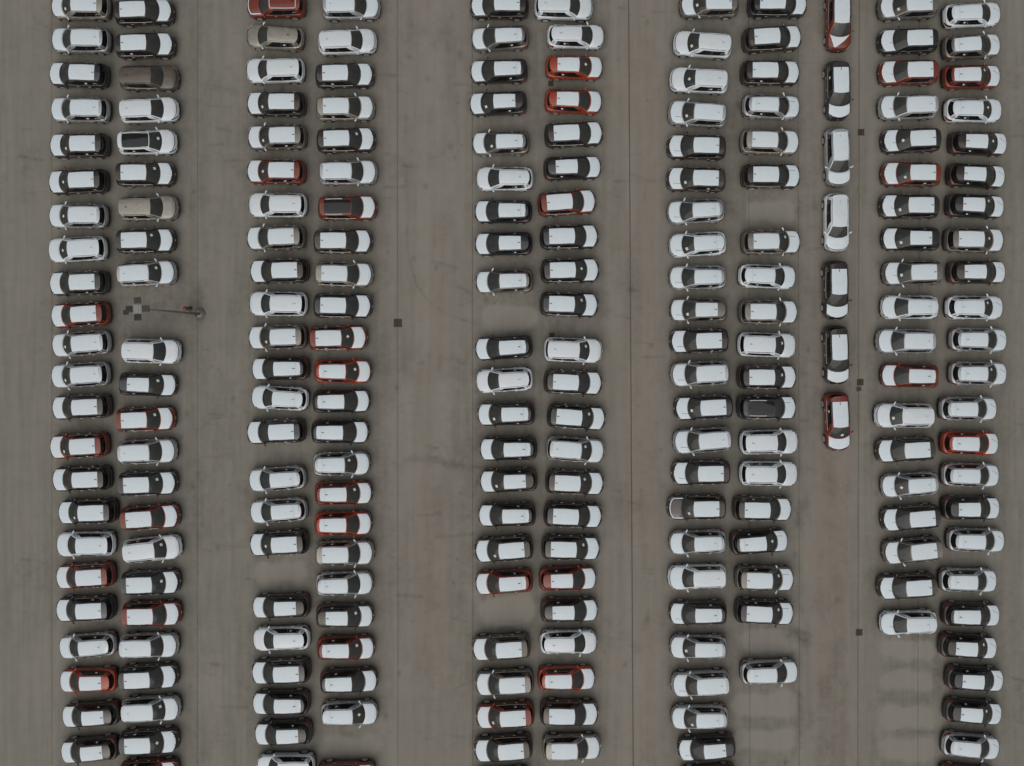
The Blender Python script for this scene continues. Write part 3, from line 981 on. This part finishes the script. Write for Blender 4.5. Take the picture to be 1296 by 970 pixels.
def place_car(kind, colour, wrap, flags, F, A, label, group):
    """One car: an Empty on the ground under its middle, and a copy of each part the car shows."""
    s, parts = KINDS[kind]
    f3 = ground_at(F[0], F[1], s.front_z); a3 = ground_at(A[0], A[1], s.ant_z)
    d = Vector((f3.x - a3.x, f3.y - a3.y, 0)); d.normalize()
    lf, la = s.nose - s.hood_front, s.ant
    mid = Vector(((f3.x + a3.x) / 2, (f3.y + a3.y) / 2, 0)) - d * ((lf + la) / 2)
    root = bpy.data.objects.new("suv" if kind == 'S' else "hatchback_car", None)
    root.empty_display_size = .3
    root.location = mid
    root.rotation_euler = (0, 0, math.atan2(d.y, d.x))
    root["label"] = label
    root["category"] = "car"
    root["group"] = group
    COL.objects.link(root)
    show = set()
    if wrap in 'R':
        show |= {'film_R', 'film_hood'}
    elif wrap == 'F':
        show |= {'film_F', 'film_hood', 'seam' if kind == 'H' else ''}
    elif wrap == 'W':                 # white car: only the hood carries film
        show |= {'film_hood'} if 'h' in flags else set()
    elif wrap == 'G':
        show |= {'glassroof', 'railw'} | ({'film_hood'} if 'h' in flags else set())
    elif wrap == 'T':
        show |= {'film_R', 'film_torn'}
    elif wrap == 'E':
        show |= {'film_R', 'film_edge'}
    elif wrap == 'O':
        show |= {'film_edge', 'film_roofedge'}
    if 'p' in flags:
        show.add('paper%d' % random.choice([0, 0, 1, 2, 3]))
    if kind == 'H':
        show.add('sticker')
    elif random.random() < .4:
        show.add('sticker')
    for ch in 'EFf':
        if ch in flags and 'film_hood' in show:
            show.add('crease' + ch)  # the dark strips of reflection painted on the hood film
    paint = random.choice(BLACKS) if colour == 'k' else PAINT[colour]
    made = {}
    for i, (name, me, is_paint, parent, tag, loc) in enumerate(parts):
        optional = tag.startswith(('film', 'glass', 'rail', 'paper', 'sticker', 'crease', 'seam'))
        if optional and tag not in show and tag != 'rail':
            continue
        if tag == 'rail' and wrap == 'G':
            continue
        if parent is not None and parent not in made:
            continue
        key = (kind, i)
        src = SOURCE.get(key)
        if src is None:
            o = bpy.data.objects.new(name, me)
            SOURCE[key] = o
        else:
            o = src.copy()
        COL.objects.link(o)
        o.parent = made[parent] if parent is not None else root
        o.location = loc if loc is not None else (0, 0, 0)
        sl = o.material_slots[0]
        if is_paint:
            sl.link = 'OBJECT'
            if tag == 'mirror' and colour in 'wscb':
                sl.material = PAINT['w']
            elif tag == 'mirror':
                sl.material = paint
            else:
                sl.material = paint
        elif tag in ('handle', 'antenna') :
            sl.link = 'OBJECT'
            if tag == 'antenna':
                sl.material = M_PLASTIC if wrap not in 'FW' else PAINT['c' if colour in 'cb' else 's']
                if colour in 'kro':
                    sl.material = M_PLASTIC
            else:
                sl.material = M_CHROME if kind == 'S' else paint
        elif tag == 'rail':
            sl.link = 'OBJECT'
            sl.material = paint if colour in 'wsbc' else M_PLASTIC
        made[i] = o
    return root


SOURCE = {}

# ------------------------------------------------------------------ the cars, file by file
# Each row: kind colour wrap flags, then the pixel of the hood's front edge and of the aerial inside a tile of the photograph
# (tile corner given first, 6.465 tile pixels to one photograph pixel).
# kind S = SUV, H = hatchback; wrap R = film sheets, F = film over the whole roof, W = bare white or plain, G = glass roof, N = no film
T = 6.465
FILES = {
 "L1": ("left file of first double row", [
  (50, 0, "S b R p", 98, 50, 453, 28), (50, 0, "S s F .", 113, 325, 442, 305), (50, 0, "S k R .", 80, 603, 437, 594), (50, 0, "S s F .", 97, 895, 447, 880),
  (50, 138, "S k R p", 88, 300, 440, 280), (50, 138, "S k R p", 78, 603, 430, 575), (50, 138, "S s F p", 78, 875, 434, 865),
  (50, 276, "S w F p", 70, 270, 430, 240), (50, 276, "S k R .", 85, 540, 437, 521), (50, 276, "S r R .", 98, 808, 448, 779),
  (50, 414, "S s F p", 103, 155, 458, 126), (50, 414, "S s F p", 98, 408, 450, 387), (50, 414, "S d R .", 105, 665, 458, 653),
  (50, 552, "S r R p", 87, 95, 440, 82), (50, 552, "S k R .", 108, 360, 460, 357), (50, 552, "S k R p", 157, 628, 508, 630), (50, 552, "S w F .", 140, 890, 497, 900),
  (50, 690, "S r R .", 138, 268, 491, 264), (50, 690, "S k R .", 138, 535, 490, 540), (50, 690, "H s F .", 160, 845, 487, 838),
  (50, 820, "H o R .", 168, 275, 490, 292), (50, 820, "H k R .", 188, 565, 508, 573), (50, 820, "H d R .", 177, 860, 499, 860)]),
 "L2": ("right file of first double row", [
  (50, 0, "S k R .", 1085, 88, 660, 77), (50, 0, "S k R .", 1093, 362, 668, 351), (50, 0, "S n N .", 1118, 635, 708, 615), (50, 0, "S w W .", 1118, 890, 712, 888),
  (50, 138, "S w G p", 1110, 265, 690, 258), (50, 138, "S k R p", 1095, 530, 668, 520), (50, 138, "S b N .", 1115, 805, 703, 803),
  (50, 276, "S k R p", 1097, 180, 673, 183), (50, 276, "S s F p", 1112, 440, 680, 457),
  (50, 414, "S w W .", 1140, 205, 727, 196), (50, 414, "H k R p", 1118, 478, 725, 470), (50, 414, "S r R p", 1095, 745, 675, 769),
  (50, 552, "S s F .", 1115, 118, 686, 145), (50, 552, "S k R p", 1115, 380, 692, 407), (50, 552, "S r R .", 1135, 650, 710, 693), (50, 552, "S w W p", 1160, 900, 720, 962),
  (50, 690, "S k R p", 1138, 300, 716, 335), (50, 690, "S r R .", 1145, 560, 724, 592), (50, 690, "S s F .", 1130, 820, 698, 855),
  (50, 820, "S k R .", 1120, 230, 697, 277), (50, 820, "S s F p", 1148, 495, 711, 543), (50, 820, "S k R p", 1123, 763, 702, 811), (50, 820, "S r R .", 1128, 1018, 704, 1065)]),
 "C1": ("left file of second double row", [
  (300, 0, "S r O .", 98, 40, 440, 10), (300, 0, "H b N .", 80, 290, 420, 287), (300, 0, "S w W .", 73, 580, 452, 550), (300, 0, "S k R p", 85, 850, 455, 830),
  (300, 138, "S c R p", 90, 235, 462, 210), (300, 138, "S r R p", 83, 510, 455, 500), (300, 138, "S w W .", 95, 785, 468, 776),
  (300, 276, "S c R .", 83, 170, 452, 147), (300, 276, "S k R .", 108, 440, 481, 425), (300, 276, "S w W .", 98, 700, 475, 702),
  (300, 414, "S c R p", 98, 90, 466, 79), (300, 414, "H k F .", 122, 345, 465, 341), (300, 414, "H w F .", 115, 570, 463, 594), (300, 414, "S k R .", 85, 865, 453, 857),
  (300, 552, "H s F .", 98, 368, 438, 354), (300, 552, "H s F .", 108, 628, 449, 617), (300, 552, "S k R p", 108, 890, 476, 887),
  (300, 690, "H k R .", 130, 510, 468, 519), (300, 690, "H w W .", 127, 775, 473, 787),
  (300, 820, "S k R .", 125, 205, 492, 218), (300, 820, "H k F .", 130, 455, 468, 481), (300, 820, "H k R .", 148, 708, 486, 727), (300, 820, "S w W .", 165, 980, 532, 1010)]),
 "C2": ("right file of second double row", [
  (300, 0, "S s F .", 1150, 50, 770, 30), (300, 0, "S w W .", 1140, 330, 720, 322), (300, 0, "S k R .", 1113, 610, 703, 598), (300, 0, "S b R .", 1120, 880, 708, 868),
  (300, 138, "S k R p", 1125, 245, 713, 242), (300, 138, "S s F .", 1145, 515, 725, 507), (300, 138, "S r G h", 1137, 805, 725, 800),
  (300, 276, "S d R .", 1098, 190, 687, 184), (300, 276, "S b R .", 1107, 465, 695, 453), (300, 276, "S k R .", 1097, 722, 688, 714),
  (300, 414, "S r R p", 1060, 85, 648, 94), (300, 414, "H o F p", 1097, 365, 717, 364), (300, 414, "H k F .", 1088, 605, 704, 614), (300, 414, "H k F .", 1078, 860, 694, 865),
  (300, 552, "H s F p", 1092, 225, 702, 240), (300, 552, "H r F p", 1107, 465, 722, 482), (300, 552, "H o F .", 1103, 715, 720, 733),
  (300, 690, "S b R .", 1115, 62, 702, 87), (300, 690, "H s F .", 1115, 310, 727, 341), (300, 690, "H d R p", 1113, 580, 735, 603), (300, 690, "H r F p", 1125, 842, 741, 871),
  (300, 820, "H k F .", 1150, 265, 764, 305), (300, 820, "H s F p", 1155, 535, 766, 571), (300, 820, "S r R .", 1130, 1040, 716, 1084)]),
 "D1": ("left file of middle double row", [
  (590, 0, "S k R .", 42, 45, 427, 22), (590, 0, "H c F .", 47, 325, 405, 283), (590, 0, "H k F .", 38, 590, 397, 557), (590, 0, "H k R p", 33, 855, 388, 823),
  (590, 138, "H c F p", 55, 285, 411, 261), (590, 138, "H w W .", 80, 570, 446, 558), (590, 138, "H k F .", 75, 840, 431, 829),
  (590, 276, "H k R .", 78, 215, 433, 202), (590, 276, "H c F .", 83, 528, 440, 511),
  (590, 414, "H k F .", 78, 185, 437, 163), (590, 414, "H w W .", 78, 450, 443, 430), (590, 414, "H k F p", 98, 718, 455, 714),
  (590, 552, "H k F .", 115, 110, 475, 111), (590, 552, "H d R p", 117, 375, 475, 371), (590, 552, "H k F .", 105, 650, 461, 657), (590, 552, "S d R p", 78, 945, 465, 932),
  (590, 690, "H r F .", 80, 320, 437, 315), (590, 690, "S n R .", 58, 855, 442, 856),
  (590, 820, "S c R .", 85, 300, 469, 308), (590, 820, "S r R p", 90, 570, 473, 578), (590, 820, "S d R .", 75, 845, 459, 848), (590, 820, "S k R .", 62, 1120, 446, 1126)]),
 "D2": ("right file of middle double row", [
  (590, 0, "S w W .", 1040, 60, 635, 25), (590, 0, "H w W .", 1140, 300, 762, 272), (590, 0, "H o R p", 1118, 555, 755, 526), (590, 0, "H o R .", 1112, 838, 750, 806),
  (590, 138, "S k R .", 1117, 195, 723, 198), (590, 138, "H k R .", 1105, 475, 740, 474), (590, 138, "S r R .", 1060, 750, 667, 768),
  (590, 276, "S k R .", 1080, 148, 685, 151), (590, 276, "S k R p", 1085, 425, 693, 429), (590, 276, "S k R p", 1080, 715, 683, 701),
  (590, 414, "S w W p", 1120, 200, 712, 184), (590, 414, "S d R .", 1112, 463, 716, 449), (590, 414, "S k R p", 1140, 755, 743, 733),
  (590, 552, "S s F p", 1132, 130, 735, 110), (590, 552, "S d R p", 1125, 390, 731, 385), (590, 552, "S k R .", 1112, 660, 716, 658), (590, 552, "S d R p", 1093, 920, 700, 930),
  (590, 690, "H r R .", 1065, 270, 702, 298), (590, 690, "H k R .", 1080, 530, 712, 558), (590, 690, "H w W .", 1080, 795, 703, 822),
  (590, 820, "H o F .", 1058, 250, 690, 281), (590, 820, "S d R .", 1080, 540, 685, 566), (590, 820, "S b R .", 1098, 815, 707, 855)]),
 "E1": ("left file of fourth double row", [
  (835, 0, "S c R p", 175, 40, 580, 10), (835, 0, "S w W p", 120, 345, 530, 350), (835, 0, "S w W p", 88, 645, 502, 643), (835, 0, "S s F pE", 80, 915, 487, 922),
  (835, 138, "S k R E", 75, 305, 474, 298), (835, 138, "S d R pE", 72, 570, 471, 566), (835, 138, "H s F E", 65, 850, 442, 820),
  (835, 276, "H w F pE", 72, 230, 462, 200), (835, 276, "H s F E", 78, 490, 458, 480), (835, 276, "H c R pE", 90, 755, 460, 750),
  (835, 414, "S k R E", 97, 120, 496, 111), (835, 414, "S s F E", 103, 395, 503, 378), (835, 414, "S k R pE", 133, 670, 531, 657),
  (835, 552, "S s F E", 122, 55, 525, 33), (835, 552, "S k R E", 110, 305, 513, 309), (835, 552, "S d E p", 70, 590, 482, 598), (835, 552, "H s F .", 80, 880, 458, 882),
  (835, 690, "S w W h", 80, 270, 482, 279), (835, 690, "H k F E", 87, 560, 455, 578), (835, 690, "H s F p", 88, 835, 462, 863),
  (835, 820, "S s F E", 108, 310, 511, 316), (835, 820, "H s F p", 97, 575, 474, 599), (835, 820, "H k R E", 158, 840, 527, 843), (835, 820, "H r R .", 170, 1085, 540, 1095)]),
 "E2": ("right file of fourth double row", [
  (835, 0, "S k R .", 1205, 35, 828, 8), (835, 0, "S d R .", 1162, 300, 780, 301), (835, 0, "S k R .", 1145, 595, 768, 572), (835, 0, "H s F E", 1152, 880, 798, 850),
  (835, 138, "S b R .", 1143, 275, 763, 248), (835, 138, "S k R E", 1152, 550, 770, 534),
  (835, 276, "S c R pE", 1155, 195, 772, 191), (835, 276, "H w F .", 1120, 490, 765, 468), (835, 276, "S c R .", 1130, 770, 750, 768),
  (835, 414, "S w W p", 1120, 155, 738, 142), (835, 414, "S k R p", 1120, 410, 738, 413), (835, 414, "S g G hE", 1120, 660, 735, 664),
  (835, 552, "S w W .", 1138, 45, 755, 62), (835, 552, "S w W .", 1135, 312, 752, 318), (835, 552, "S d R .", 1083, 600, 700, 608), (835, 552, "H k F pE", 1055, 850, 699, 893),
  (835, 690, "S c R pE", 1098, 280, 721, 293), (835, 690, "S k R pE", 1097, 560, 718, 565), (835, 820, "H s F .", 1138, 195, 782, 233)]),
 "V": ("single file of nose down cars", [
  (980, 0, "S r T .", 530, 405, 557, -10), (980, 0, "S g R .", 530, 972, 548, 557), (980, 138, "S s F .", 530, 625, 543, 217), (980, 276, "S w W .", 515, 272, 540, -140),
  (980, 276, "S k R .", 512, 822, 533, 427), (980, 414, "S k R .", 520, 462, 534, 72), (980, 414, "S r R p", 530, 1010, 539, 620)]),
 "F1": ("left file of rightmost double row", [
  (1096, 0, "S c R p", 118, 60, 533, 20), (1096, 0, "S k R f", 120, 340, 537, 305), (1096, 0, "S r R f", 125, 595, 539, 566), (1096, 0, "S s F f", 115, 880, 541, 851),
  (1096, 138, "S k R pf", 145, 265, 562, 234), (1096, 138, "S r R p", 147, 530, 560, 520), (1096, 138, "S k R pf", 133, 795, 545, 786),
  (1096, 276, "H k R p", 140, 170, 527, 164), (1096, 276, "S c R pf", 155, 455, 569, 442), (1096, 276, "H w F .", 120, 730, 527, 728),
  (1096, 414, "S s F .", 97, 115, 520, 118), (1096, 414, "H r F .", 130, 395, 518, 405), (1096, 414, "S w W p", 80, 725, 512, 733), (1096, 552, "S d R .", 100, 125, 515, 113),
  (1096, 552, "H s F pf", 130, 415, 521, 403), (1096, 552, "S k R f", 143, 690, 557, 674), (1096, 690, "S c R f", 155, 70, 571, 47),
  (1096, 690, "S d R f", 113, 355, 529, 350), (1096, 690, "H w F f", 110, 645, 517, 655)]),
 "F2": ("right file of rightmost double row", [
  (1096, 0, "H w F F", 1113, 110, 770, 102), (1096, 0, "H c F F", 1108, 365, 768, 365), (1096, 0, "H r F pF", 1106, 625, 768, 609), (1096, 0, "H w F p", 1122, 905, 780, 882),
  (1096, 138, "H k R pF", 1160, 290, 825, 260), (1096, 138, "H k R F", 1145, 560, 810, 526), (1096, 138, "H k R pF", 1135, 805, 802, 778),
  (1096, 276, "S c R p", 1132, 185, 764, 171), (1096, 276, "H d R F", 1150, 445, 811, 439), (1096, 276, "H w F pF", 1133, 735, 788, 729),
  (1096, 414, "H s F F", 1160, 110, 824, 103), (1096, 414, "H s F pF", 1160, 385, 822, 382), (1096, 414, "H s F F", 1080, 670, 739, 675), (1096, 552, "H o F F", 1093, 65, 752, 64),
  (1096, 552, "H s F F", 1098, 325, 758, 328), (1096, 552, "H k R F", 1102, 590, 764, 604), (1096, 552, "H s F F", 1143, 860, 803, 867),
  (1096, 690, "H s F F", 1078, 295, 740, 307), (1096, 690, "H k F F", 1102, 575, 765, 591), (1096, 690, "H k R pF", 1080, 845, 740, 849),
  (1096, 820, "H k R F", 1132, 270, 795, 277), (1096, 820, "H k R pF", 1118, 545, 782, 547), (1096, 820, "H s F F", 1100, 830, 762, 827), (1096, 820, "H r R .", 1078, 1092, 740, 1092)]),
}
ORD = "top second third fourth fifth sixth seventh eighth ninth tenth eleventh twelfth thirteenth fourteenth fifteenth sixteenth seventeenth eighteenth nineteenth twentieth twenty-first twenty-second twenty-third twenty-fourth".split()
WRAPTEXT = {'N': "without film", 'O': "edged with film strips", 'T': "with torn hood film", 'E': "with bare strip-edged hood", 'G': "with glass roof"}


def car_label(code, i, nfile, place):
    kind, colour, wrap, flags = code.split()
    noun = "SUV" if kind == 'S' else "hatchback"
    extra = WRAPTEXT.get(wrap, "")
    if not extra:
        if 'p' in flags:
            extra = "with windscreen paper"
        elif wrap == 'R':
            extra = "in white film"
        elif wrap == 'F' and colour != 'w':
            extra = "with fully filmed roof"
    pos = "top of" if i == 0 else "bottom of" if i == nfile - 1 else ORD[i] + " down"
    return " ".join(f"{COLOUR_WORD[colour]} {noun} {extra}, {pos} {place}".replace(" ,", ",").split())


for key, (place, rows) in FILES.items():
    for i, (tx, ty, code, fx_, fy_, ax_, ay_) in enumerate(rows):
        kind, colour, wrap, flags = code.split()
        place_car(kind, colour, wrap, flags.replace('.', ''), (tx + fx_ / T, ty + fy_ / T), (tx + ax_ / T, ty + ay_ / T),
                  car_label(code, i, len(rows), place), "new cars parked in files on the concrete lot")

# ------------------------------------------------------------------ drains


def drain(px, py, size, label, rot=0.0):
    root = bpy.data.objects.new("drain_grate", None)
    root.location = ground_at(px, py)
    root.rotation_euler.z = rot
    COL.objects.link(root)
    root["label"] = label; root["category"] = "drain cover"; root["group"] = "square iron drain covers in the concrete"
    h = size / 2; t = .045
    fr = join([box_data(-h, h, -h, -h + t, -.01, .018), box_data(-h, h, h - t, h, -.01, .018), box_data(-h, -h + t, -h + t, h - t, -.01, .018), box_data(h - t, h, -h + t, h - t, -.01, .018)])
    link("frame", mesh_py("frame", *fr), M_IRON, root)
    v, f = box_data(-h + t, h - t, -h + t, h - t, -.009, .004)
    link("pit", mesh_py("pit", v, f), M_PIT, root)
    n_ = 6
    w_ = (size - 2 * t) / n_
    v, f = box_data(-h + t, h - t, -w_ * .36, w_ * .36, .0055, .015)
    me = mesh_py("bar", v, f); me.materials.append(M_IRON)
    for k in range(n_):
        o = bpy.data.objects.new("bar", me); COL.objects.link(o); o.parent = root
        o.location = (0, -h + t + w_ * (k + .5), 0)
    return root


drain(503.5, 409, .62, "rusty square drain grate in the aisle beyond the second double row")
drain(697.3, 106, .42, "square drain grate tucked between two bright red hatchbacks")
drain(698.5, 424.5, .40, "small dark drain grate beside the white SUV's rear corner")
drain(1089.7, 167.7, .50, "square drain grate near the silver nose down SUV")
drain(1088.7, 484, .50, "square drain grate with a dark patch just below it")
drain(1087.3, 800.5, .50, "lowest drain grate on the seam, by a white hatchback")


# a broken plank lying in an empty bay
pl = ground_at(627, 383)
v, f = box_data(-.30, .30, -.045, .045, 0, .03)
v2, f2 = box_data(-.22, .26, .06, .13, 0, .025)
o = link("plank", mesh_py("plank", *join([(v, f)])), simple("weathered_plank", (.20, .18, .12), .85, nscale=12, var=.3), None)
o.location = (pl.x, pl.y, .001); o.rotation_euler.z = R(40)
o["label"] = "short weathered plank lying in the empty bay of the middle row"; o["category"] = "plank"

# asphalt patch beside a drain
v, f = box_data(-.19, .19, -.17, .17, 0, .012)
pp = ground_at(1087, 492.5)
o = link("access_cover", mesh_py("access_cover", v, f), M_IRON, None)
o.location = (pp.x, pp.y, -.004); o.rotation_euler.z = R(8)
o["label"] = "dull square iron access cover just below the middle drain on the seam"; o["category"] = "access cover"

# ------------------------------------------------------------------ floodlight mast
base = ground_at(252.5, 397.5)
MAST_H = CAM_H * (1 - (648 - 252.5) / (648 - 174.0))
mast = bpy.data.objects.new("floodlight_mast", None)
mast.location = base
COL.objects.link(mast)
mast["label"] = "tall steel light mast crowned by a cross of floodlights"; mast["category"] = "light mast"
link("footing", mesh_py("footing", *lathe_z([(.46, -.005), (.44, .06), (.36, .09), (.26, .09)], 20), True), M_CONC_LIGHT, mast)
link("base_flange", mesh_py("base_flange", *lathe_z([(.26, .085), (.24, .12), (.15, .13)], 16), True), M_POLE, mast)
link("pole", mesh_py("pole", *tube([(0, 0, .10), (0, 0, MAST_H * .5), (0, 0, MAST_H - .2)], [.10, .085, .065], 12), True), M_POLE, mast)
v, f = box_data(-.12, .12, -.20, -.095, .85, 1.25)
ab = link("alarm_box", mesh_py("alarm_box", v, f), M_REDPOST, mast)
v, f = box_data(-.05, .05, -.207, -.196, .98, 1.10)
link("plate", mesh_py("plate", v, f), M_WHITEPOST, ab)
# the platform: a lattice of pale panels
plat = link("platform_frame", mesh_py("platform_frame", *join([box_data(-.36, .36, -.36, -.31, -.06, .06), box_data(-.36, .36, .31, .36, -.06, .06), box_data(-.36, -.31, -.31, .31, -.06, .06),
            box_data(.31, .36, -.31, .31, -.06, .06), tube([(0, 0, -.2), (0, 0, -.05)], .1, 10)])), M_STEEL, mast)
plat.location = (0, 0, MAST_H)
plat.scale = (.78, .78, .78)
v, f = box_data(-.085, .085, -.085, .085, -.03, .03)
tile = mesh_py("deck_panel", v, f); tile.materials.append(simple("pale_deck", (.36, .36, .335), .7))
for i in range(3):
    for j in range(3):
        o = bpy.data.objects.new("deck_panel", tile); COL.objects.link(o); o.parent = plat
        o.location = ((i - 1) * .2, (j - 1) * .2, .03)
fl_v, fl_f = join([box_data(-.25, .25, -.25, .25, -.05, .11)])
fins = [box_data(-.23 + k * .08, -.21 + k * .08, -.22, .22, .11, .15) for k in range(6)]
me_f = mesh_py("floodlight", *join([(fl_v, fl_f)] + fins)); me_f.materials.append(M_MASTDARK)
me_b = mesh_py("bracket", *box_data(-.04, .04, -.18, .18, -.10, -.055)); me_b.materials.append(M_STEEL)
me_l = mesh_py("lens", *box_data(-.21, .21, -.21, .21, -.062, -.048)); me_l.materials.append(M_LENS)
for dx, dy, sc in ((.0, .56, .82), (.02, -.52, .82), (.54, .03, .82), (-.52, -.01, .82), (-.77, -.21, .62)):
    o = bpy.data.objects.new("floodlight", me_f); COL.objects.link(o); o.parent = mast
    o.location = (dx, dy, MAST_H - .02 if sc > .7 else MAST_H - .12); o.scale = (sc, sc, sc); o.rotation_euler = (R(8) * (1 if dy > 0 else -1), 0, R(3))
    q = bpy.data.objects.new("lens", me_l); COL.objects.link(q); q.parent = o
    q = bpy.data.objects.new("bracket", me_b); COL.objects.link(q); q.parent = o
    q.rotation_euler.z = 0 if abs(dy) > .3 else R(90)
    q.location = (0, -dy * .33, 0) if abs(dy) > .3 else (-dx * .33, 0, 0)

# red round-topped post beside the mast
bp_ = ground_at(240.5, 391.3)
post = bpy.data.objects.new("bollard", None)
post.location = bp_
COL.objects.link(post)
post["label"] = "red round-topped post standing beside the foot of the mast"; post["category"] = "bollard"
link("shaft", mesh_py("shaft", *lathe_z([(.20, 0), (.20, .04), (.12, .06), (.11, .95), (.10, .96)], 14), True), simple("dark_grey_shaft", (.07, .065, .06), .6), post)
link("cap", mesh_py("cap", *lathe_z([(.12, .94), (.16, .97), (.175, 1.04), (.16, 1.11), (.11, 1.17), (.04, 1.195), (.01, 1.20)], 18), True), M_REDPOST, post)
